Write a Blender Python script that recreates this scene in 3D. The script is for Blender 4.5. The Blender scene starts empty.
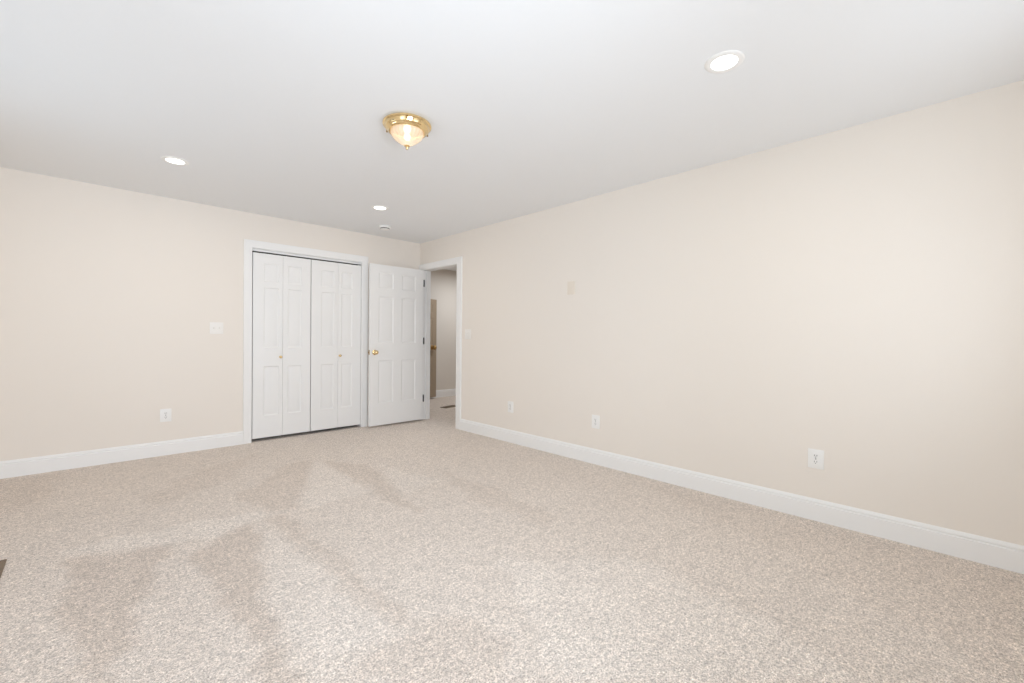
import bpy, bmesh, math, random
from mathutils import Vector, Matrix

random.seed(4)
C = bpy.context.scene.collection
S = bpy.context.scene
R, B, H = 3.3142, 5.2394, 2.44          # right wall x, back wall y, ceiling height
XL, YR = -0.62, -0.46                   # left wall x, rear wall y

# ------------------------------------------------------------------ camera
def make_camera():
    yaw, pitch, roll = math.radians(44.3091), math.radians(-0.4706), math.radians(0.5128)
    f0 = Vector((math.sin(yaw), math.cos(yaw), 0)); r0 = Vector((math.cos(yaw), -math.sin(yaw), 0)); z = Vector((0, 0, 1))
    fw = math.cos(pitch) * f0 + math.sin(pitch) * z
    up = -math.sin(pitch) * f0 + math.cos(pitch) * z
    c, s = math.cos(roll), math.sin(roll)
    rx = c * r0 + s * up
    uy = -s * r0 + c * up
    cam = bpy.data.cameras.new('camera'); o = bpy.data.objects.new('camera', cam); C.objects.link(o)
    m = Matrix((rx, uy, -fw)).transposed().to_4x4(); m.translation = (0, 0, 1.141)
    o.matrix_world = m
    cam.sensor_width = 36; cam.lens = 36 * 434.98 / 1024; cam.clip_start = 0.02
    S.camera = o
make_camera()

# ------------------------------------------------------------------ world, light, exposure
S.view_settings.view_transform = 'Standard'; S.view_settings.look = 'None'
S.view_settings.exposure = 0.0; S.view_settings.gamma = 1.0; S.view_settings.use_curve_mapping = False
w = bpy.data.worlds.new('world'); S.world = w; w.use_nodes = True
w.node_tree.nodes['Background'].inputs[0].default_value = (0.9, 0.95, 1.0, 1)
w.node_tree.nodes['Background'].inputs[1].default_value = 0.3
S.cycles.max_bounces = 14; S.cycles.diffuse_bounces = 12; S.cycles.glossy_bounces = 4
S.cycles.sample_clamp_indirect = 6

def area(name, loc, direction, sx, sy, power, col=(1, 1, 1), shape='RECTANGLE', spread=math.pi):
    l = bpy.data.lights.new(name, 'AREA'); l.shape = shape; l.size = sx; l.size_y = sy
    l.energy = power; l.color = col; l.spread = spread
    o = bpy.data.objects.new(name, l); C.objects.link(o)
    o.location = loc; o.rotation_euler = Vector(direction).to_track_quat('-Z', 'Y').to_euler()
    return o
# daylight through the windows of the left and rear walls (all behind the camera or outside its view)
WINL = [(0.15, 1.35, 0.75, 2.1), (2.55, 3.75, 0.75, 2.1)]
WINR = [(-0.45, 1.05, 0.75, 2.1), (1.5, 2.7, 0.75, 2.1)]  # second entry is an added window, brightens the ceiling by the right wall
POWER = dict(l1=(6.8, 8, 9), l2=(0.4, 0.4, 0.4), r1=(28.5, 32.5, 37.5), r2=(6, 6.4, 6.8), g1=(0.4, 0.4, 0.4), g2=(5.2, 5.9, 6.5), gr=(6.5, 6, 5), gr2=(5.4, 5.7, 6.2), dn=(2.9, 2.5, 2.0), hall=(17, 17.5, 18), flush=(0.1, 0.08, 0.06))
def lamp(name, key, loc, direction, sx, sy, shape='RECTANGLE', spread=math.pi):
    p = POWER[key]; m = max(p)
    return area(name, loc, direction, sx, sy, m, tuple(v / m for v in p) if m > 0 else (1, 1, 1), shape, spread)
for (a, b, z0, z1), k, g in zip(WINL, ('l1', 'l2'), ('g1', 'g2')):
    lamp('sky_left', k, (XL - 0.10, (a + b) / 2, (z0 + z1) / 2), (1, 0, 0), b - a - 0.1, z1 - z0 - 0.1, spread=2.1)
    lamp('ground_bounce_left', g, (XL - 0.10, (a + b) / 2, z0 + 0.35), (1, 0, 1.1), b - a - 0.1, 0.5)
for (a, b, z0, z1), k, g in zip(WINR, ('r1', 'r2'), ('gr', 'gr2')):  # lamps of the second entry are added fill for the ceiling
    lamp('sky_rear', k, ((a + b) / 2, YR - 0.10, (z0 + z1) / 2), (0, 1, 0), b - a - 0.1, z1 - z0 - 0.1, spread=2.1 if k == 'r1' else math.pi)
    lamp('ground_bounce_rear', g, ((a + b) / 2, YR - 0.10, z0 + 0.35), (0, 1, 0.8), b - a - 0.1, 0.5)
lamp('hall_fill_light', 'hall', (5.1, 5.9, 2.38), (0, 0, -1), 0.4, 0.4)  # unseen fill added to brighten the hall

# ------------------------------------------------------------------ materials
def mat(name, col, rough=0.6, metal=0.0, spec=0.5):
    m = bpy.data.materials.new(name); m.use_nodes = True
    b = m.node_tree.nodes['Principled BSDF']
    b.inputs['Base Color'].default_value = (*col, 1); b.inputs['Roughness'].default_value = rough
    b.inputs['Metallic'].default_value = metal; b.inputs['Specular IOR Level'].default_value = spec
    return m
def nodes(m):
    return m.node_tree.nodes, m.node_tree.links, m.node_tree.nodes['Principled BSDF']
def add_bump(m, scale, strength, dist=0.002, detail=3, distortion=0.0):
    n, l, b = nodes(m)
    t = n.new('ShaderNodeTexCoord'); x = n.new('ShaderNodeTexNoise'); u = n.new('ShaderNodeBump')
    x.inputs['Scale'].default_value = scale; x.inputs['Detail'].default_value = detail; x.inputs['Distortion'].default_value = distortion
    u.inputs['Strength'].default_value = strength; u.inputs['Distance'].default_value = dist
    l.new(t.outputs['Object'], x.inputs['Vector']); l.new(x.outputs['Fac'], u.inputs['Height']); l.new(u.outputs['Normal'], b.inputs['Normal'])
    return m
M = {}
M['wall'] = add_bump(mat('cream_wall_paint', (0.838, 0.79, 0.733), 0.85, spec=0.25), 60, 0.12, 0.001)
M['ceil'] = add_bump(mat('white_ceiling_paint', (0.83, 0.847, 0.865), 0.9, spec=0.2), 5, 0.25, 0.006, 4, 1.2)
M['trim'] = mat('white_trim_paint', (0.88, 0.885, 0.885), 0.4, spec=0.4)
M['door'] = mat('white_door_paint', (0.86, 0.865, 0.865), 0.42, spec=0.4)
M['brass'] = mat('polished_brass', (0.86, 0.66, 0.36), 0.12, 1.0)
M['brass_dark'] = mat('aged_brass', (0.42, 0.27, 0.11), 0.35, 1.0)
M['steel'] = mat('dark_hinge_metal', (0.012, 0.012, 0.013), 0.8, 0.0)
M['plate'] = mat('white_plastic', (0.88, 0.88, 0.87), 0.35)
M['offwhite'] = mat('off_white_plastic', (0.87, 0.85, 0.82), 0.4)
M['ivory'] = mat('cream_plastic', (0.80, 0.735, 0.65), 0.45)
M['slot'] = mat('dark_slot', (0.035, 0.035, 0.035), 0.7)
M['register'] = mat('brown_register_metal', (0.20, 0.145, 0.095), 0.45, 0.3)
M['tan'] = mat('tan_door_paint', (0.34, 0.265, 0.19), 0.5)
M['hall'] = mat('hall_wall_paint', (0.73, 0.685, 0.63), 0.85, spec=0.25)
M['outside'] = mat('closet_shade', (0.07, 0.065, 0.06), 0.9)  # near-black colour stands in for the shade inside the closet

def emission(name, col, strength):
    m = bpy.data.materials.new(name); m.use_nodes = True; n = m.node_tree.nodes; l = m.node_tree.links
    n.remove(n['Principled BSDF']); e = n.new('ShaderNodeEmission')
    e.inputs[0].default_value = (*col, 1); e.inputs[1].default_value = strength
    l.new(e.outputs[0], n['Material Output'].inputs[0]); return m
M['led'] = emission('lit_led_lens', (1.0, 0.985, 0.96), 4.0)
M['bulb'] = emission('lit_bulb', (1.0, 0.92, 0.78), 2.6)

def make_glass():
    m = bpy.data.materials.new('ribbed_clear_glass'); m.use_nodes = True; n = m.node_tree.nodes; l = m.node_tree.links
    b = n['Principled BSDF']; out = n['Material Output']
    b.inputs['Base Color'].default_value = (0.95, 0.88, 0.78, 1); b.inputs['Roughness'].default_value = 0.15
    b.inputs['Specular IOR Level'].default_value = 0.6
    tr = n.new('ShaderNodeBsdfTransparent'); tr.inputs[0].default_value = (1, 0.95, 0.86, 1)
    tl = n.new('ShaderNodeBsdfTranslucent'); tl.inputs[0].default_value = (1, 0.90, 0.74, 1)
    mx = n.new('ShaderNodeMixShader'); mx.inputs[0].default_value = 0.22
    l.new(b.outputs[0], mx.inputs[1]); l.new(tl.outputs[0], mx.inputs[2])
    m2 = n.new('ShaderNodeMixShader'); m2.inputs[0].default_value = 0.42
    l.new(mx.outputs[0], m2.inputs[1]); l.new(tr.outputs[0], m2.inputs[2]); l.new(m2.outputs[0], out.inputs[0])
    return m
M['glass'] = make_glass()

def make_carpet():
    m = mat('beige_cut_pile_carpet', (0.6, 0.53, 0.47), 0.95, spec=0.1)
    n, l, b = nodes(m)
    t = n.new('ShaderNodeTexCoord')
    a = n.new('ShaderNodeTexNoise'); a.inputs['Scale'].default_value = 185; a.inputs['Detail'].default_value = 3; a.inputs['Roughness'].default_value = 0.7
    a2 = n.new('ShaderNodeTexNoise'); a2.inputs['Scale'].default_value = 75; a2.inputs['Detail'].default_value = 2
    a3 = n.new('ShaderNodeTexNoise'); a3.inputs['Scale'].default_value = 5; a3.inputs['Detail'].default_value = 3; a3.inputs['Distortion'].default_value = 1.0
    for x in (a, a2, a3): l.new(t.outputs['Object'], x.inputs['Vector'])
    r = n.new('ShaderNodeValToRGB')
    r.color_ramp.elements[0].position = 0.31; r.color_ramp.elements[0].color = (0.27, 0.21, 0.165, 1)
    r.color_ramp.elements[1].position = 0.64; r.color_ramp.elements[1].color = (0.97, 0.89, 0.82, 1)
    e = r.color_ramp.elements.new(0.48); e.color = (0.67, 0.593, 0.528, 1)
    l.new(a.outputs['Fac'], r.inputs['Fac'])
    # pile lean: vacuum strokes leave paler and darker wedges, beside a darker strip by the right wall (mesh attribute) plus fine mottling
    at = n.new('ShaderNodeAttribute'); at.attribute_name = 'pile'
    def math_(op, x, y):
        q = n.new('ShaderNodeMath'); q.operation = op
        for i, v in enumerate((x, y)):
            if isinstance(v, (int, float)): q.inputs[i].default_value = v
            else: l.new(v, q.inputs[i])
        return q.outputs[0]
    k2 = math_('MULTIPLY_ADD', a3.outputs['Fac'], 0.16); k2.node.inputs[2].default_value = 0.92
    k3 = math_('MULTIPLY_ADD', a2.outputs['Fac'], 1.25); k3.node.inputs[2].default_value = 0.375
    a4 = n.new('ShaderNodeTexNoise'); a4.inputs['Scale'].default_value = 27; a4.inputs['Detail'].default_value = 2; a4.inputs['Distortion'].default_value = 0.6
    l.new(t.outputs['Object'], a4.inputs['Vector'])
    k4 = math_('MULTIPLY_ADD', a4.outputs['Fac'], 0.55); k4.node.inputs[2].default_value = 0.725
    kk = math_('MULTIPLY', math_('MULTIPLY', k2, k4), k3)
    mx = n.new('ShaderNodeVectorMath'); mx.operation = 'SCALE'
    l.new(r.outputs['Color'], mx.inputs[0]); l.new(kk, mx.inputs['Scale'])
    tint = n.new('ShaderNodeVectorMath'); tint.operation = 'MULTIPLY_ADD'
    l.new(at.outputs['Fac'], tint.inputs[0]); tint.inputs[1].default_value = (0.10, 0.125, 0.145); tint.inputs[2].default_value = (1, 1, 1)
    my = n.new('ShaderNodeVectorMath'); my.operation = 'MULTIPLY'
    l.new(mx.outputs[0], my.inputs[0]); l.new(tint.outputs[0], my.inputs[1]); l.new(my.outputs[0], b.inputs['Base Color'])
    u = n.new('ShaderNodeBump'); u.inputs['Strength'].default_value = 0.55; u.inputs['Distance'].default_value = 0.006
    l.new(a.outputs['Fac'], u.inputs['Height']); l.new(u.outputs['Normal'], b.inputs['Normal'])
    b.inputs['Sheen Weight'].default_value = 0.15
    return m
M['carpet'] = make_carpet()

# ------------------------------------------------------------------ mesh helpers
def box(bm, x0, x1, y0, y1, z0, z1, bev=0.0):
    v = [bm.verts.new(p) for p in ((x0, y0, z0), (x1, y0, z0), (x1, y1, z0), (x0, y1, z0), (x0, y0, z1), (x1, y0, z1), (x1, y1, z1), (x0, y1, z1))]
    fs = [bm.faces.new([v[i] for i in q]) for q in ((3, 2, 1, 0), (4, 5, 6, 7), (0, 1, 5, 4), (1, 2, 6, 5), (2, 3, 7, 6), (3, 0, 4, 7))]
    if bev > 0:
        es = list({e for f in fs for e in f.edges})
        bmesh.ops.bevel(bm, geom=es, offset=bev, segments=2, affect='EDGES', profile=0.6)
def lathe(bm, prof, seg=48, mod=None, mtx=None):
    rings = []
    for r, z in prof:
        ring = []
        for i in range(seg):
            a = 2 * math.pi * i / seg
            rr = r * (mod(a, r, z) if mod else 1)
            p = Vector((rr * math.cos(a), rr * math.sin(a), z))
            ring.append(bm.verts.new(mtx @ p if mtx else p))
        rings.append(ring)
    for a, b in zip(rings, rings[1:]):
        for i in range(seg):
            bm.faces.new((a[i], a[(i + 1) % seg], b[(i + 1) % seg], b[i]))
    bm.faces.new(rings[0][::-1]); bm.faces.new(rings[-1])
def sweep(bm, lines):
    """lines: one polyline per profile point, all the same length"""
    vs = [[bm.verts.new(p) for p in ln] for ln in lines]
    n = len(vs)
    for i in range(n):
        a, b = vs[i], vs[(i + 1) % n]
        for k in range(len(a) - 1):
            bm.faces.new((a[k], b[k], b[k + 1], a[k + 1]))
    bm.faces.new([x[0] for x in vs]); bm.faces.new([x[-1] for x in vs][::-1])
def link(name, bm, m, parent=None, smooth=None, label=None):
    bmesh.ops.remove_doubles(bm, verts=bm.verts[:], dist=1e-6)
    bmesh.ops.recalc_face_normals(bm, faces=bm.faces[:])
    me = bpy.data.meshes.new(name); bm.to_mesh(me); bm.free()
    me.materials.append(m)
    if smooth is not None:
        me.polygons.foreach_set('use_smooth', [True] * len(me.polygons))
        me.set_sharp_from_angle(angle=math.radians(smooth))
    o = bpy.data.objects.new(name, me); C.objects.link(o)
    if parent: o.parent = parent
    if label: o['label'] = label
    return o
def tag(o, label, cat, group=None, kind=None):
    o['label'] = label; o['category'] = cat
    if group: o['group'] = group
    if kind: o['kind'] = kind
    return o
def struct(name, bm, m, label, cat, smooth=None):
    return tag(link(name, bm, m, None, smooth), label, cat, kind='structure')
def empty(name, loc, label, cat, group=None, kind=None, rot=(0, 0, 0)):
    o = bpy.data.objects.new(name, None); C.objects.link(o); o.location = loc; o.rotation_euler = rot
    o.empty_display_size = 0.05
    return tag(o, label, cat, group, kind)
def copy_tree(o, parent=None):
    c = o.copy(); C.objects.link(c)
    if parent: c.parent = parent
    for ch in list(o.children): copy_tree(ch, c)
    return c

# ------------------------------------------------------------------ room shell
T = 0.12
CX0, CX1, CZ = 1.247, 2.47, 2.076        # closet opening
DY0, DY1, DZ = 4.394, 5.163, 2.066      # doorway opening in the right wall
XH, YH = 6.4, 6.885                     # hall far walls

def floor():
    strokes = [
    (-1, [(-0.07, 3.13), (0.33, 2.97), (0.20, 2.56), (0.06, 1.92), (-0.01, 1.98), (-0.08, 2.50)]),
    (-1, [(0.38, 2.77), (0.72, 3.05), (0.69, 2.71), (0.53, 2.04), (0.52, 1.76), (0.51, 1.49), (0.42, 1.58), (0.44, 2.00), (0.39, 2.51)]),
    (-0.8, [(0.80, 3.04), (0.90, 2.98), (0.93, 2.33), (0.93, 1.88), (0.93, 1.49), (0.87, 1.50), (0.83, 1.86), (0.81, 2.29)]),
    (-0.6, [(0.93, 1.45), (1.12, 1.42), (1.11, 1.13), (1.01, 1.02), (0.57, 1.43), (0.76, 1.46)]),
    (-0.7, [(1.25, 4.15), (1.49, 4.15), (1.00, 3.00), (0.85, 3.10), (0.71, 3.52), (0.98, 3.78)]),
    (0.6, [(1.50, 4.13), (1.56, 3.00), (0.96, 2.99)]),
    (-0.8, [(1.54, 4.10), (1.80, 3.65), (1.62, 2.80), (1.55, 2.38), (1.49, 2.87)]),
    (0.7, [(-0.08, 3.28), (0.45, 3.26), (0.80, 3.15), (0.82, 3.02), (0.49, 2.90), (-0.04, 3.17)]),
    (-0.3, [(3.28, 2.01), (2.86, 1.16), (2.70, 0.62), (2.45, 0.31), (2.27, -0.07), (2.20, -0.17), (3.29, -0.24)]),  # darker strip along the right wall, apart from the vacuum wedges
    (0.5, [(1.87, 3.62), (2.02, 2.88), (1.70, 2.81), (1.67, 2.90)]),
    (-0.5, [(-0.49, 5.20), (-0.16, 5.07), (-0.21, 4.37), (-0.39, 4.20)]),
    (-0.5, [(0.68, 4.47), (1.15, 4.69), (0.81, 4.01), (0.29, 3.67), (0.26, 3.93)]),
    (-0.5, [(2.17, 3.10), (2.22, 2.39), (2.13, 1.73), (1.98, 1.77), (1.93, 2.38)]),
    (0.5, [(0.75, 2.83), (0.89, 2.23), (0.87, 1.49), (0.59, 1.56), (0.57, 1.71), (0.56, 2.07)]),
    (0.5, [(1.52, 1.63), (2.05, 1.13), (1.95, 0.41), (1.85, 0.21), (1.12, 0.91)]),
    ]
    def sd(px, py, poly):                 # signed distance, positive inside
        d = 1e9; inside = False; n = len(poly)
        for i in range(n):
            x0, y0 = poly[i]; x1, y1 = poly[(i + 1) % n]
            ex, ey = x1 - x0, y1 - y0
            t = max(0, min(1, ((px - x0) * ex + (py - y0) * ey) / (ex * ex + ey * ey)))
            d = min(d, math.hypot(px - x0 - t * ex, py - y0 - t * ey))
            if (y0 > py) != (y1 > py) and px < (x1 - x0) * (py - y0) / (y1 - y0) + x0: inside = not inside
        return d if inside else -d
    bb = [(v, p, min(q[0] for q in p) - .1, max(q[0] for q in p) + .1, min(q[1] for q in p) - .1, max(q[1] for q in p) + .1) for v, p in strokes]
    st = 0.025
    xs = [XL - T + i * st for i in range(int((R + T - XL + T) / st) + 1)]
    ys = [YR - T + i * st for i in range(int((B + 0.7 - YR + T) / st) + 1)]
    verts, pile, faces = [], [], []
    for y in ys:
        for x in xs:
            v = 0.0
            for val, p, x0, x1, y0, y1 in bb:
                if x0 < x < x1 and y0 < y < y1:
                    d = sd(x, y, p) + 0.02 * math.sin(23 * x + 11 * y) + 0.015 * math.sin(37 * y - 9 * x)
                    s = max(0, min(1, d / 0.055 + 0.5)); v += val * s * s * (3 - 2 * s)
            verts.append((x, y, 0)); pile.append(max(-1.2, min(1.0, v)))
    nx = len(xs)
    for j in range(len(ys) - 1):
        for i in range(nx - 1):
            faces.append((j * nx + i, j * nx + i + 1, (j + 1) * nx + i + 1, (j + 1) * nx + i))
    k = len(verts); xe = xs[-1]
    for p in ((xe, 2.3), (XH + T, 2.3), (XH + T, YH + T), (xe, YH + T)): verts.append((p[0], p[1], 0)); pile.append(0.0)
    faces.append((k, k + 1, k + 2, k + 3))
    me = bpy.data.meshes.new('floor'); me.from_pydata(verts, [], faces); me.materials.append(M['carpet'])
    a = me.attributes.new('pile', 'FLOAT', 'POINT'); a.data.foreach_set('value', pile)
    o = bpy.data.objects.new('floor', me); C.objects.link(o)
    tag(o, 'beige cut pile carpet with vacuum strokes running wall to wall', 'floor', kind='structure')
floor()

bm = bmesh.new(); box(bm, XL - T, R + T, YR - T, B + T, H, H + 0.1)
struct('ceiling', bm, M['ceil'], 'white painted ceiling with faint swirled texture', 'ceiling')
# back wall with closet opening
bm = bmesh.new()
box(bm, XL - T, CX0, B, B + T, 0, H); box(bm, CX1, R + T, B, B + T, 0, H); box(bm, CX0, CX1, B, B + T, CZ, H)
struct('wall_back', bm, M['wall'], 'cream wall holding the white folding closet doors', 'wall')
bm = bmesh.new()
box(bm, R, R + T, YR - T, DY0, 0, H); box(bm, R, R + T, DY1, B, 0, H); box(bm, R, R + T, DY0, DY1, DZ, H)
struct('wall_right', bm, M['wall'], 'long bare cream wall with the open doorway at its far end', 'wall')
def wall_with_windows(name, wins, along_y, label):
    bm = bmesh.new()
    lo, hi = (YR - T, B + T) if along_y else (XL, R + T)
    def seg(a, b, z0, z1):
        if along_y: box(bm, XL - T, XL, a, b, z0, z1)
        else: box(bm, a, b, YR - T, YR, z0, z1)
    c = lo
    for a, b, z0, z1 in wins:
        seg(c, a, 0, H); seg(a, b, 0, z0); seg(a, b, z1, H); c = b
    seg(c, hi, 0, H)
    struct(name, bm, M['wall'], label, 'wall')
wall_with_windows('wall_left', WINL, True, 'cream wall with two windows beside the brown floor register')
wall_with_windows('wall_rear', WINR, False, 'cream wall with a window and an added one facing the closet doors')
# closet shell
bm = bmesh.new()
y0, y1 = B + T, B + 0.7
box(bm, 0.9, 2.9, y1, y1 + 0.05, 0, H); box(bm, 0.85, 0.9, y0, y1, 0, H); box(bm, 2.9, 2.95, y0, y1, 0, H); box(bm, 0.85, 2.95, y0, y1, H, H + 0.05)
struct('wall_closet', bm, M['outside'], 'closet walls coloured dark as shade behind the white folding doors', 'wall')
# hall shell
x0 = R + T
bm = bmesh.new()
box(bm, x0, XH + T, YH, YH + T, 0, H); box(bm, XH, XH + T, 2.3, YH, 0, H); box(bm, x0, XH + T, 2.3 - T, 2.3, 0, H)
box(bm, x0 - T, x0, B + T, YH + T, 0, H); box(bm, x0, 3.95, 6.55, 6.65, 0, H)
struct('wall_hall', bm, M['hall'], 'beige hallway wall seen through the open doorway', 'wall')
bm = bmesh.new(); box(bm, x0, XH + T, 2.3, YH + T, H, H + 0.1)
struct('ceiling_hall', bm, M['ceil'], 'white hallway ceiling beyond the doorway', 'ceiling')

# ------------------------------------------------------------------ baseboards and casings
BASE = [(0, 0), (0.016, 0), (0.016, 0.100), (0.0155, 0.105), (0.0095, 0.109), (0.0095, 0.113), (0.013, 0.116), (0.012, 0.122), (0.008, 0.131), (0.005, 0.136), (0, 0.136)]
def base_x(name, a, b, y, label):          # on a wall facing -y
    bm = bmesh.new(); sweep(bm, [[(a, y - u, z), (b, y - u, z)] for u, z in BASE])
    struct(name, bm, M['trim'], label, 'baseboard')
def base_y(name, a, b, x, label, s=1):
    bm = bmesh.new(); sweep(bm, [[(x - s * u, a, z), (x - s * u, b, z)] for u, z in BASE])
    struct(name, bm, M['trim'], label, 'baseboard')
CW = 0.078
base_x('baseboard_back', XL, CX0 - CW + 0.002, B, 'white moulded baseboard left of the closet doors')
base_x('baseboard_back_corner', CX1 + CW - 0.002, R, B, 'white baseboard behind the open six panel door')
base_y('baseboard_right', YR, DY0 - CW - 0.028, R, 'white moulded baseboard along the long bare wall')
base_y('baseboard_left', YR, B, XL, 'white moulded baseboard under the windows', -1)
base_x('baseboard_hall', R + T, XH, YH, 'white hallway baseboard seen through the doorway')
CAS = [(0, 0), (0, 0.010), (0.006, 0.013), (0.016, 0.011), (0.030, 0.013), (0.050, 0.016), (0.060, 0.018), (CW - 0.002, 0.018), (CW, 0.015), (CW, 0)]
def casing(name, a, b, top, tf, label, wl=None, wr=None):
    bm = bmesh.new(); lines = []
    for u, v in CAS:
        ua = u * (wl or CW) / CW; ub = u * (wr or CW) / CW
        lines.append([tf(a - ua, v, 0), tf(a - ua, v, top + u), tf(b + ub, v, top + u), tf(b + ub, v, 0)])
    sweep(bm, lines)
    return struct(name, bm, M['trim'], label, 'door trim', 30)
rv = 0.006
casing('trim_1', CX0 - rv + 0.008, CX1 + rv - 0.008, CZ + rv - 0.008, lambda s, v, z: (s, B - v, z), 'white moulded casing around the folding closet doors')
casing('trim_2', DY0 - 0.010, DY1 + 0.004, DZ - 0.002, lambda s, v, z: (R - v, s, z), 'white moulded casing around the open doorway', 0.10, 0.070)
# jambs
bm = bmesh.new()
box(bm, CX0, CX0 + 0.004, B, B + T, 0, CZ); box(bm, CX1 - 0.004, CX1, B, B + T, 0, CZ); box(bm, CX0, CX1, B, B + T, CZ - 0.004, CZ)
box(bm, CX0 + 0.004, CX1 - 0.004, B + 0.034, B + 0.060, 2.050, CZ - 0.004)
struct('trim_3', bm, M['trim'], 'white jamb and overhead track of the closet opening', 'door trim')
bm = bmesh.new()
box(bm, R, R + T, DY0, DY0 + 0.006, 0, DZ); box(bm, R, R + T, DY1 - 0.006, DY1, 0, DZ); box(bm, R, R + T, DY0 + 0.006, DY1 - 0.006, DZ - 0.006, DZ)
box(bm, R + 0.045, R + 0.08, DY0 + 0.006, DY0 + 0.016, 0, DZ - 0.006)
box(bm, R + 0.045, R + 0.08, DY1 - 0.016, DY1 - 0.006, 0, DZ - 0.006)
struct('trim_4', bm, M['trim'], 'white jamb lining inside the open doorway', 'door trim')

# ------------------------------------------------------------------ panelled doors
def leaf_mesh(w, z0, z1, t, cols, rows):
    """door leaf from x 0..w, front face at y 0 looking to -y; cols and rows are the panel spans"""
    bm = bmesh.new()
    xb = sorted({0, w, *[v for c in cols for v in c]}); zb = sorted({z0, z1, *[v for r in rows for v in r]})
    for side in (0, 1):
        y = 0 if side == 0 else t; s = 1 if side == 0 else -1
        for i in range(len(xb) - 1):
            for j in range(len(zb) - 1):
                xa, xc, za, zc = xb[i], xb[i + 1], zb[j], zb[j + 1]
                if (xa, xc) in cols and (za, zc) in rows:
                    prev = None
                    for ins, d in ((0, 0), (0.005, 0.0045), (0.013, 0.0075), (0.017, 0.0075), (0.034, 0.002), (0.038, 0.0015)):
                        ring = [bm.verts.new(p) for p in ((xa + ins, y + s * d, za + ins), (xc - ins, y + s * d, za + ins), (xc - ins, y + s * d, zc - ins), (xa + ins, y + s * d, zc - ins))]
                        if prev:
                            for q in range(4): bm.faces.new((prev[q], prev[(q + 1) % 4], ring[(q + 1) % 4], ring[q]))
                        prev = ring
                    bm.faces.new(prev)
                else:
                    bm.faces.new([bm.verts.new(p) for p in ((xa, y, za), (xc, y, za), (xc, y, zc), (xa, y, zc))])
    for i in range(len(xb) - 1):
        for z in (z0, z1): bm.faces.new([bm.verts.new(p) for p in ((xb[i], 0, z), (xb[i + 1], 0, z), (xb[i + 1], t, z), (xb[i], t, z))])
    for j in range(len(zb) - 1):
        for x in (0, w): bm.faces.new([bm.verts.new(p) for p in ((x, 0, zb[j]), (x, t, zb[j]), (x, t, zb[j + 1]), (x, 0, zb[j + 1]))])
    return bm
def knob_bm(ball=0.027, rose=0.032, neck=0.045, seg=28):
    bm = bmesh.new()
    prof = [(0.001, 0), (rose, 0), (rose, 0.003), (rose * 0.85, 0.008), (rose * 0.42, 0.012), (rose * 0.34, neck - ball * 0.7)]
    for k in range(9):
        a = -1.05 + k * (1.05 + 1.45) / 8
        prof.append((ball * math.cos(a) * 1.0, neck + ball * 0.75 * math.sin(a) + 0.004))
    lathe(bm, prof, seg, None, Matrix.Rotation(math.radians(90), 4, 'X'))     # axis to -y
    return bm

# bifold closet doors
lw = [(1.262, 1.556), (1.5585, 1.854), (1.863, 2.1735), (2.176, 2.461)]
colsets = [(0.104, 0.258), (0.050, 0.198), (0.112, 0.268), (0.040, 0.180)]
rows = [(0.270, 0.808), (1.010, 1.665), (1.725, 1.925)]
YD = B + 0.014
for dn, (i, j), lab in (('door_2', (0, 1), 'white bifold closet door nearer the double light switch, brass knob on it'),
                        ('door_3', (2, 3), 'white bifold closet door beside the open hinged door, brass knob on it')):
    root = empty(dn, (lw[i][0], YD, 0), lab, 'closet door', kind='structure')
    for k in (i, j):
        a, b = lw[k]
        o = link('leaf', leaf_mesh(b - a, 0.034, 2.031, 0.03, [colsets[k]], rows), M['door'], root, 25)
        o.location = (a - lw[i][0], 0, 0)
        if k in (0, 3):
            kx = (b - a) - 0.022 if k == 0 else 0.022
            kn = link('knob', knob_bm(0.015, 0.014, 0.022, 20), M['brass'], o, 40, 'small round brass knob')
            kn.location = (kx, 0, 0.907)
    for side in (0.45, 1.0, 1.55):         # fold hinges at the back of the pair
        bm = bmesh.new(); box(bm, lw[i][1] - lw[i][0] - 0.03, lw[j][0] - lw[i][0] + 0.03, 0.03, 0.033, side - 0.03, side + 0.03)
        link('hinge', bm, M['steel'], root)

# open six panel door, swung against the back wall
DW = 0.769; LX = 2.507; LYF = 5.092
root = empty('door_1', (LX, LYF, 0), 'white six panel door swung open beside the closet', 'door', kind='structure')
leaf = link('leaf', leaf_mesh(DW, 0.022, 2.052, 0.035, [(0.115, 0.322), (0.440, 0.650)], [(0.299, 0.844), (1.062, 1.650), (1.752, 1.955)]), M['door'], root, 25)
for back in (0, 1):
    kn = link('knob', knob_bm(), M['brass'], root, 40, 'round brass door knob')
    kn.location = (0.064, 0 if not back else 0.035, 0.945)
    if back: kn.rotation_euler = (0, 0, math.pi)
bm = bmesh.new(); box(bm, -0.0015, 0.0005, 0.005, 0.030, 0.917, 0.973, 0.0005); box(bm, -0.011, 0, 0.011, 0.024, 0.937, 0.953, 0.002)
link('latch', bm, M['brass_dark'], root, label='brass latch plate and bolt')
for hz in (1.876, 1.090, 0.305):
    bm = bmesh.new()
    box(bm, DW - 0.0005, DW + 0.0015, 0.002, 0.034, hz - 0.045, hz + 0.045)
    box(bm, DW + 0.0015, R - LX + 0.001, 0.030, 0.0325, hz - 0.045, hz + 0.045)
    lathe(bm, [(0.0068, hz - 0.046), (0.0068, hz + 0.046)], 14, None, Matrix.Translation((DW + 0.009, -0.003, 0)))
    link('hinge', bm, M['steel'], root, 40, 'dark metal hinge')

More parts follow.
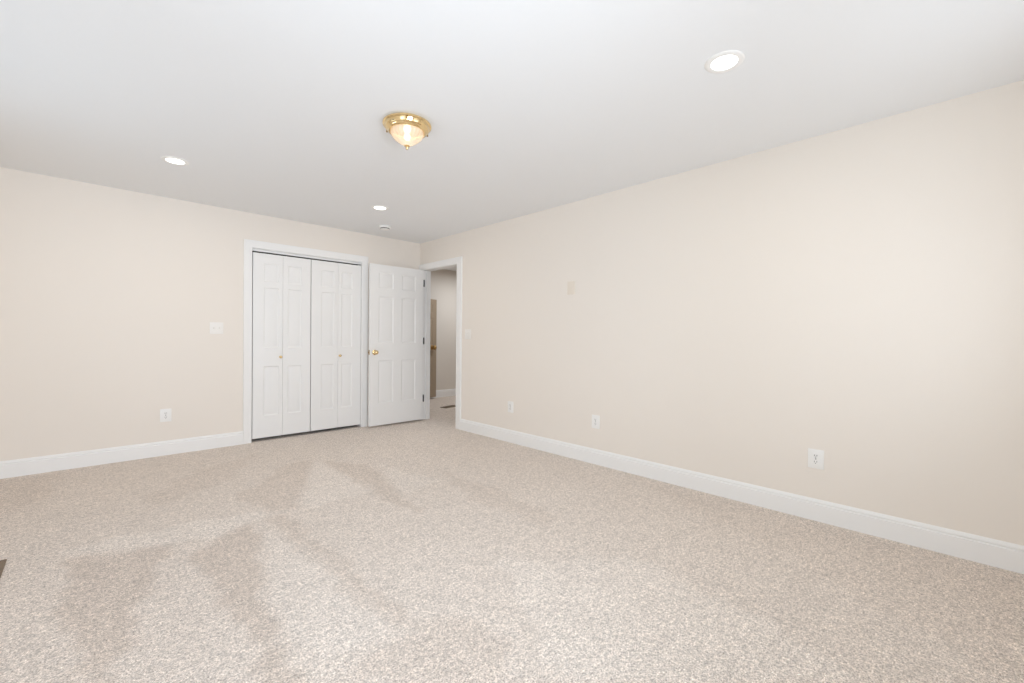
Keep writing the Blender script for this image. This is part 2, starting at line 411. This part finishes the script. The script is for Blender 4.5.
# hallway door seen edge on
N, F = Vector((3.95, 6.55, 0)), Vector((4.665, 6.80, 0)); d = F - N
root = empty('door_4', (N.x, N.y, 0), 'tan hallway door standing ajar beyond the doorway', 'door', kind='structure', rot=(0, 0, math.atan2(d.y, d.x)))
W4 = d.length
link('leaf', leaf_mesh(W4, 0.03, 1.84, 0.04, [(0.11, 0.32), (0.43, 0.64)], [(0.27, 0.80), (1.0, 1.50), (1.60, 1.74)]), M['tan'], root, 25)
kn = link('knob', knob_bm(0.042, 0.045, 0.058), M['brass_dark'], root, 40, 'dark brass door knob'); kn.location = (W4 - 0.13, 0, 0.95)

# ------------------------------------------------------------------ windows (outside the frame; daylight comes through them, the last one is added to brighten the ceiling)
def window(name, a, b, z0, z1, along_y, label):
    root = empty(name, ((XL, (a + b) / 2, z0) if along_y else ((a + b) / 2, YR, z0)), label, 'window', kind='structure', rot=(0, 0, math.radians(90) if along_y else math.radians(180)))
    w, h = b - a, z1 - z0
    bm = bmesh.new()                        # local: x along the wall, -y into the room
    fw = 0.04
    box(bm, -w / 2, -w / 2 + fw, 0.03, 0.08, 0, h); box(bm, w / 2 - fw, w / 2, 0.03, 0.08, 0, h)
    box(bm, -w / 2 + fw, w / 2 - fw, 0.03, 0.08, 0, fw); box(bm, -w / 2 + fw, w / 2 - fw, 0.03, 0.08, h - fw, h); box(bm, -w / 2 + fw, w / 2 - fw, 0.03, 0.08, h / 2 - 0.02, h / 2 + 0.02)
    link('window_frame', bm, M['trim'], root)
    bm = bmesh.new(); box(bm, -w / 2 - 0.05, w / 2 + 0.05, -0.05, 0.03, -0.03, 0.0, 0.004)
    link('window_sill', bm, M['trim'], root)
    bm = bmesh.new()
    lines = [[(-w / 2 - u, -v, 0), (-w / 2 - u, -v, h + u), (w / 2 + u, -v, h + u), (w / 2 + u, -v, 0)] for u, v in CAS]
    sweep(bm, lines); link('window_casing', bm, M['trim'], root)
window('window_1', *WINL[0], True, 'white double hung window in the left wall nearer the rear wall')
window('window_2', *WINL[1], True, 'white double hung window above the brown floor register')
window('window_3', *WINR[0], False, 'white double hung window in the rear wall facing the blank wall left of the closet')
window('added_window', *WINR[1], False, 'white double hung window added to the rear wall for light, next to the long bare wall')

# ------------------------------------------------------------------ ceiling lights
def downlight(loc, label):
    root = empty('recessed_light', loc, label, 'ceiling light', 'recessed ceiling lights')
    bm = bmesh.new()
    lathe_open = [(0.0565, -0.001), (0.058, -0.005), (0.064, -0.0065), (0.078, -0.0055), (0.084, -0.002), (0.085, 0.0)]
    seg = 56; rings = [[bm.verts.new((r * math.cos(2 * math.pi * i / seg), r * math.sin(2 * math.pi * i / seg), z)) for i in range(seg)] for r, z in lathe_open]
    for a, b in zip(rings, rings[1:]):
        for i in range(seg): bm.faces.new((a[i], a[(i + 1) % seg], b[(i + 1) % seg], b[i]))
    link('trim_ring', bm, M['plate'], root, 50, 'white plastic trim ring')
    bm = bmesh.new(); lathe(bm, [(0.057, -0.0005), (0.057, -0.0025), (0.04, -0.0035), (0.001, -0.004)], 48)
    link('lens', bm, M['led'], root, 50, 'glowing white lens')
    lamp('downlight_glow', 'dn', (loc[0], loc[1], H - 0.012), (0, 0, -1), 0.12, 0.12, 'DISK')
downlight((2.130, 0.778, H), 'recessed ceiling light closest to the long bare wall, largest of the three lit discs')
downlight((0.468, 4.091, H), 'recessed ceiling light above the blank wall left of the closet')
downlight((2.107, 4.078, H), 'recessed ceiling light beside the smoke detector')

# flush mount brass fixture
FX, FY = 1.39, 2.352
root = empty('flush_ceiling_lamp', (FX, FY, H), 'brass flush ceiling lamp with ribbed glass bowl, lit, on the ceiling', 'ceiling lamp')
bm = bmesh.new()
lathe(bm, [(0.001, 0), (0.126, 0), (0.130, -0.005), (0.142, -0.009), (0.1445, -0.012), (0.1445, -0.017), (0.141, -0.021), (0.134, -0.023), (0.132, -0.029), (0.129, -0.040), (0.126, -0.044), (0.120, -0.046), (0.116, -0.053), (0.108, -0.058), (0.102, -0.057), (0.100, -0.047), (0.095, -0.041), (0.001, -0.039)], 96)
link('canopy', bm, M['brass'], root, 35)
bm = bmesh.new()
seg = 144; prof = [(0.0985, -0.047), (0.0985, -0.058), (0.095, -0.070), (0.087, -0.084), (0.074, -0.098), (0.058, -0.111), (0.041, -0.122), (0.026, -0.131), (0.016, -0.136), (0.010, -0.138)]
rings = []
for r, z in prof:
    k = 0.03 if z < -0.06 else 0.0
    rings.append([bm.verts.new((r * (1 + k * math.cos(24 * 2 * math.pi * i / seg)) * math.cos(2 * math.pi * i / seg), r * (1 + k * math.cos(24 * 2 * math.pi * i / seg)) * math.sin(2 * math.pi * i / seg), z)) for i in range(seg)])
for a, b in zip(rings, rings[1:]):
    for i in range(seg): bm.faces.new((a[i], a[(i + 1) % seg], b[(i + 1) % seg], b[i]))
link('glass_bowl', bm, M['glass'], root, 60, 'ribbed clear glass bowl')
bm = bmesh.new(); lathe(bm, [(0.001, -0.134), (0.016, -0.1365), (0.0165, -0.1405), (0.008, -0.143), (0.006, -0.147), (0.009, -0.151), (0.008, -0.156), (0.004, -0.160), (0.001, -0.161)], 32)
link('finial', bm, M['brass'], root, 45)
for a in (0.6, 0.6 + 2 * math.pi / 3, 0.6 + 4 * math.pi / 3):
    a -= 2.72
    bm = bmesh.new(); lathe(bm, [(0.004, 0), (0.004, 0.006), (0.006, 0.007), (0.006, 0.012), (0.004, 0.014)], 14, None, Matrix.Translation((0.132 * math.cos(a), 0.132 * math.sin(a), -0.031)) @ Matrix.Rotation(a, 4, 'Z') @ Matrix.Rotation(math.radians(90), 4, 'Y'))
    link('thumb_screw', bm, M['brass_dark'], root, 40)
for s in (-1, 1):
    bm = bmesh.new()
    prof = [(0.010, 0), (0.011, 0.012), (0.018, 0.028), (0.0215, 0.042), (0.019, 0.055), (0.010, 0.064), (0.001, 0.067)]
    mtx = Matrix.Translation((0.006 * s, 0.010 * s, -0.060)) @ Matrix.Rotation(math.radians(90 * s), 4, Vector((-0.86, 0.51, 0)))
    lathe(bm, prof, 24, None, mtx)
    link('bulb', bm, M['bulb'], root, 50, 'glowing bulb')

p = bpy.data.lights.new('flush_lamp_light', 'POINT'); p.energy = max(POWER['flush']); p.color = [v / max(1e-9, max(POWER['flush'])) for v in POWER['flush']]; p.shadow_soft_size = 0.03
po = bpy.data.objects.new('flush_lamp_light', p); C.objects.link(po); po.location = (FX, FY, H - 0.09)

# smoke detector
root = empty('smoke_detector', (2.505, 4.725, H), 'round white smoke detector on the ceiling near the closet', 'smoke detector')
bm = bmesh.new(); lathe(bm, [(0.001, 0), (0.066, 0), (0.069, -0.004), (0.069, -0.020), (0.065, -0.023), (0.001, -0.023)], 48)
link('base', bm, M['plate'], root, 40)
bm = bmesh.new(); lathe(bm, [(0.001, -0.023), (0.052, -0.023), (0.052, -0.031), (0.001, -0.031)], 48)
link('vent_gap', bm, M['slot'], root, 40, 'dark gap')
bm = bmesh.new(); lathe(bm, [(0.001, -0.031), (0.050, -0.031), (0.052, -0.033), (0.048, -0.038), (0.038, -0.041), (0.001, -0.042)], 48)
link('cover', bm, M['plate'], root, 40)

# ------------------------------------------------------------------ wall plates (local: x across, z up, -y into the room)
def plate(w, h, m, parent, t=0.006):
    bm = bmesh.new(); box(bm, -w / 2, w / 2, -t, 0, -h / 2, h / 2, 0.003)
    return link('plate', bm, m, parent, 40)
def make_outlet(label, group='electrical outlets'):
    root = empty('electrical_outlet', (0, 0, 0), label, 'outlet', group)
    plate(0.086, 0.122, M['plate'], root)
    bm = bmesh.new(); lathe(bm, [(0.001, 0.0055), (0.0034, 0.0055), (0.003, 0.0072), (0.001, 0.0075)], 14, None, Matrix.Rotation(math.radians(90), 4, 'X'))
    link('screw', bm, M['steel'], root, 40)
    for s in (-1, 1):
        bm = bmesh.new()
        seg = 28; ring0, ring1 = [], []
        for i in range(seg):
            a = 2 * math.pi * i / seg
            x = max(-0.0165, min(0.0165, 0.019 * math.cos(a))); z = max(-0.0135, min(0.0135, 0.0175 * math.sin(a)))
            ring0.append(bm.verts.new((x, -0.005, z))); ring1.append(bm.verts.new((x * 0.97, -0.0085, z * 0.97)))
        for i in range(seg): bm.faces.new((ring0[i], ring0[(i + 1) % seg], ring1[(i + 1) % seg], ring1[i]))
        bm.faces.new(ring1)
        rc = link('receptacle', bm, M['plate'], root); rc.location = (0, 0, 0.0195 * s)
        bm = bmesh.new()
        box(bm, -0.0078, -0.0050, -0.0092, -0.008, -0.0015, 0.0078); box(bm, 0.0050, 0.0078, -0.0092, -0.008, -0.0005, 0.0072)
        lathe(bm, [(0.0028, 0.008), (0.0028, 0.0092)], 12, None, Matrix.Translation((0, 0, -0.0068)) @ Matrix.Rotation(math.radians(90), 4, 'X'))
        link('slot', bm, M['slot'], rc)
    return root
def make_switch(label, gangs, toggles_m, group='light switches'):
    root = empty('light_switch', (0, 0, 0), label, 'light switch', group)
    plate(0.070 + 0.046 * (gangs - 1), 0.118, M['offwhite'], root)
    for k in range(gangs):
        x = (k - (gangs - 1) / 2) * 0.046
        bm = bmesh.new(); box(bm, x - 0.006, x + 0.006, -0.0075, -0.005, -0.0125, 0.0125, 0.0008)
        link('switch_frame', bm, M['offwhite'], root)
        bm = bmesh.new()
        v = [bm.verts.new(p) for p in ((x - 0.004, -0.007, -0.008), (x + 0.004, -0.007, -0.008), (x + 0.004, -0.007, 0.006), (x - 0.004, -0.007, 0.006),
                                       (x - 0.0032, -0.016, 0.004), (x + 0.0032, -0.016, 0.004), (x + 0.0032, -0.017, 0.010), (x - 0.0032, -0.017, 0.010))]
        for q in ((0, 1, 5, 4), (1, 2, 6, 5), (2, 3, 7, 6), (3, 0, 4, 7), (4, 5, 6, 7)): bm.faces.new([v[i] for i in q])
        link('toggle', bm, toggles_m, root)
    return root
def on_right(o, y, z): o.location = (R, y, z); o.rotation_euler = (0, 0, -math.pi / 2)
def on_back(o, x, z): o.location = (x, B, z); o.rotation_euler = (0, 0, 0)

o0 = make_outlet('white outlet on the long bare wall closest to the camera, largest of its three')
on_right(o0, 0.620, 0.390)
for y, z, lab in ((2.292, 0.385, 'white outlet on the long bare wall, middle one of three'),
                  (3.406, 0.387, 'white outlet on the long bare wall, nearest the doorway')):
    o = copy_tree(o0); o['label'] = lab; on_right(o, y, z)
o = copy_tree(o0); o['label'] = 'white outlet low on the wall left of the closet'; on_back(o, 0.532, 0.378)
s0 = make_switch('white double light switch on the wall left of the closet', 2, M['offwhite']); on_back(s0, 0.935, 1.213)
s1 = make_switch('white double light switch beside the open doorway', 2, M['offwhite']); on_right(s1, 4.160, 1.183)
root = empty('blank_cover_plate', (R, 2.590, 1.625), 'cream blank cover plate high on the long bare wall', 'wall plate', rot=(0, 0, -math.pi / 2))
plate(0.085, 0.125, M['ivory'], root)
for s in (-1, 1):
    bm = bmesh.new(); lathe(bm, [(0.001, 0.0055), (0.0034, 0.0055), (0.003, 0.0072), (0.001, 0.0075)], 14, None, Matrix.Translation((0, 0, 0.042 * s)) @ Matrix.Rotation(math.radians(90), 4, 'X'))
    link('screw', bm, M['ivory'], root, 40)

# ------------------------------------------------------------------ floor registers
def make_register(w, l, label):
    root = empty('floor_register', (0, 0, 0), label, 'floor register', 'brown floor registers')
    bm = bmesh.new(); fr = 0.018; h = 0.007
    box(bm, -w / 2, w / 2, -l / 2, -l / 2 + fr, 0, h, 0.0015); box(bm, -w / 2, w / 2, l / 2 - fr, l / 2, 0, h, 0.0015)
    box(bm, -w / 2, -w / 2 + fr, -l / 2 + fr, l / 2 - fr, 0, h, 0.0015); box(bm, w / 2 - fr, w / 2, -l / 2 + fr, l / 2 - fr, 0, h, 0.0015)
    link('frame', bm, M['register'], root)
    bm = bmesh.new(); box(bm, -w / 2 + fr, w / 2 - fr, -l / 2 + fr, l / 2 - fr, 0, 0.0015)
    link('duct_opening', bm, M['slot'], root, label='dark opening')
    n = 14
    bm = bmesh.new()
    for i in range(n):
        y = -l / 2 + fr + (i + 0.5) * (l - 2 * fr) / n
        box(bm, -w / 2 + fr, w / 2 - fr, y - 0.005, y + 0.005, 0.0015, 0.006)
    box(bm, -0.004, 0.004, -l / 2 + fr, l / 2 - fr, 0.0015, 0.0065)
    link('grille', bm, M['register'], root)
    return root
r0 = make_register(0.14, 0.30, 'brown metal floor register on the bedroom carpet at the photo edge'); r0.location = (-0.359, 3.18, 0)
r1 = copy_tree(r0); r1['label'] = 'brown metal floor register in the hallway beyond the doorway'
r1.location = (4.26, 5.82, 0); r1.rotation_euler = (0, 0, math.radians(-80))
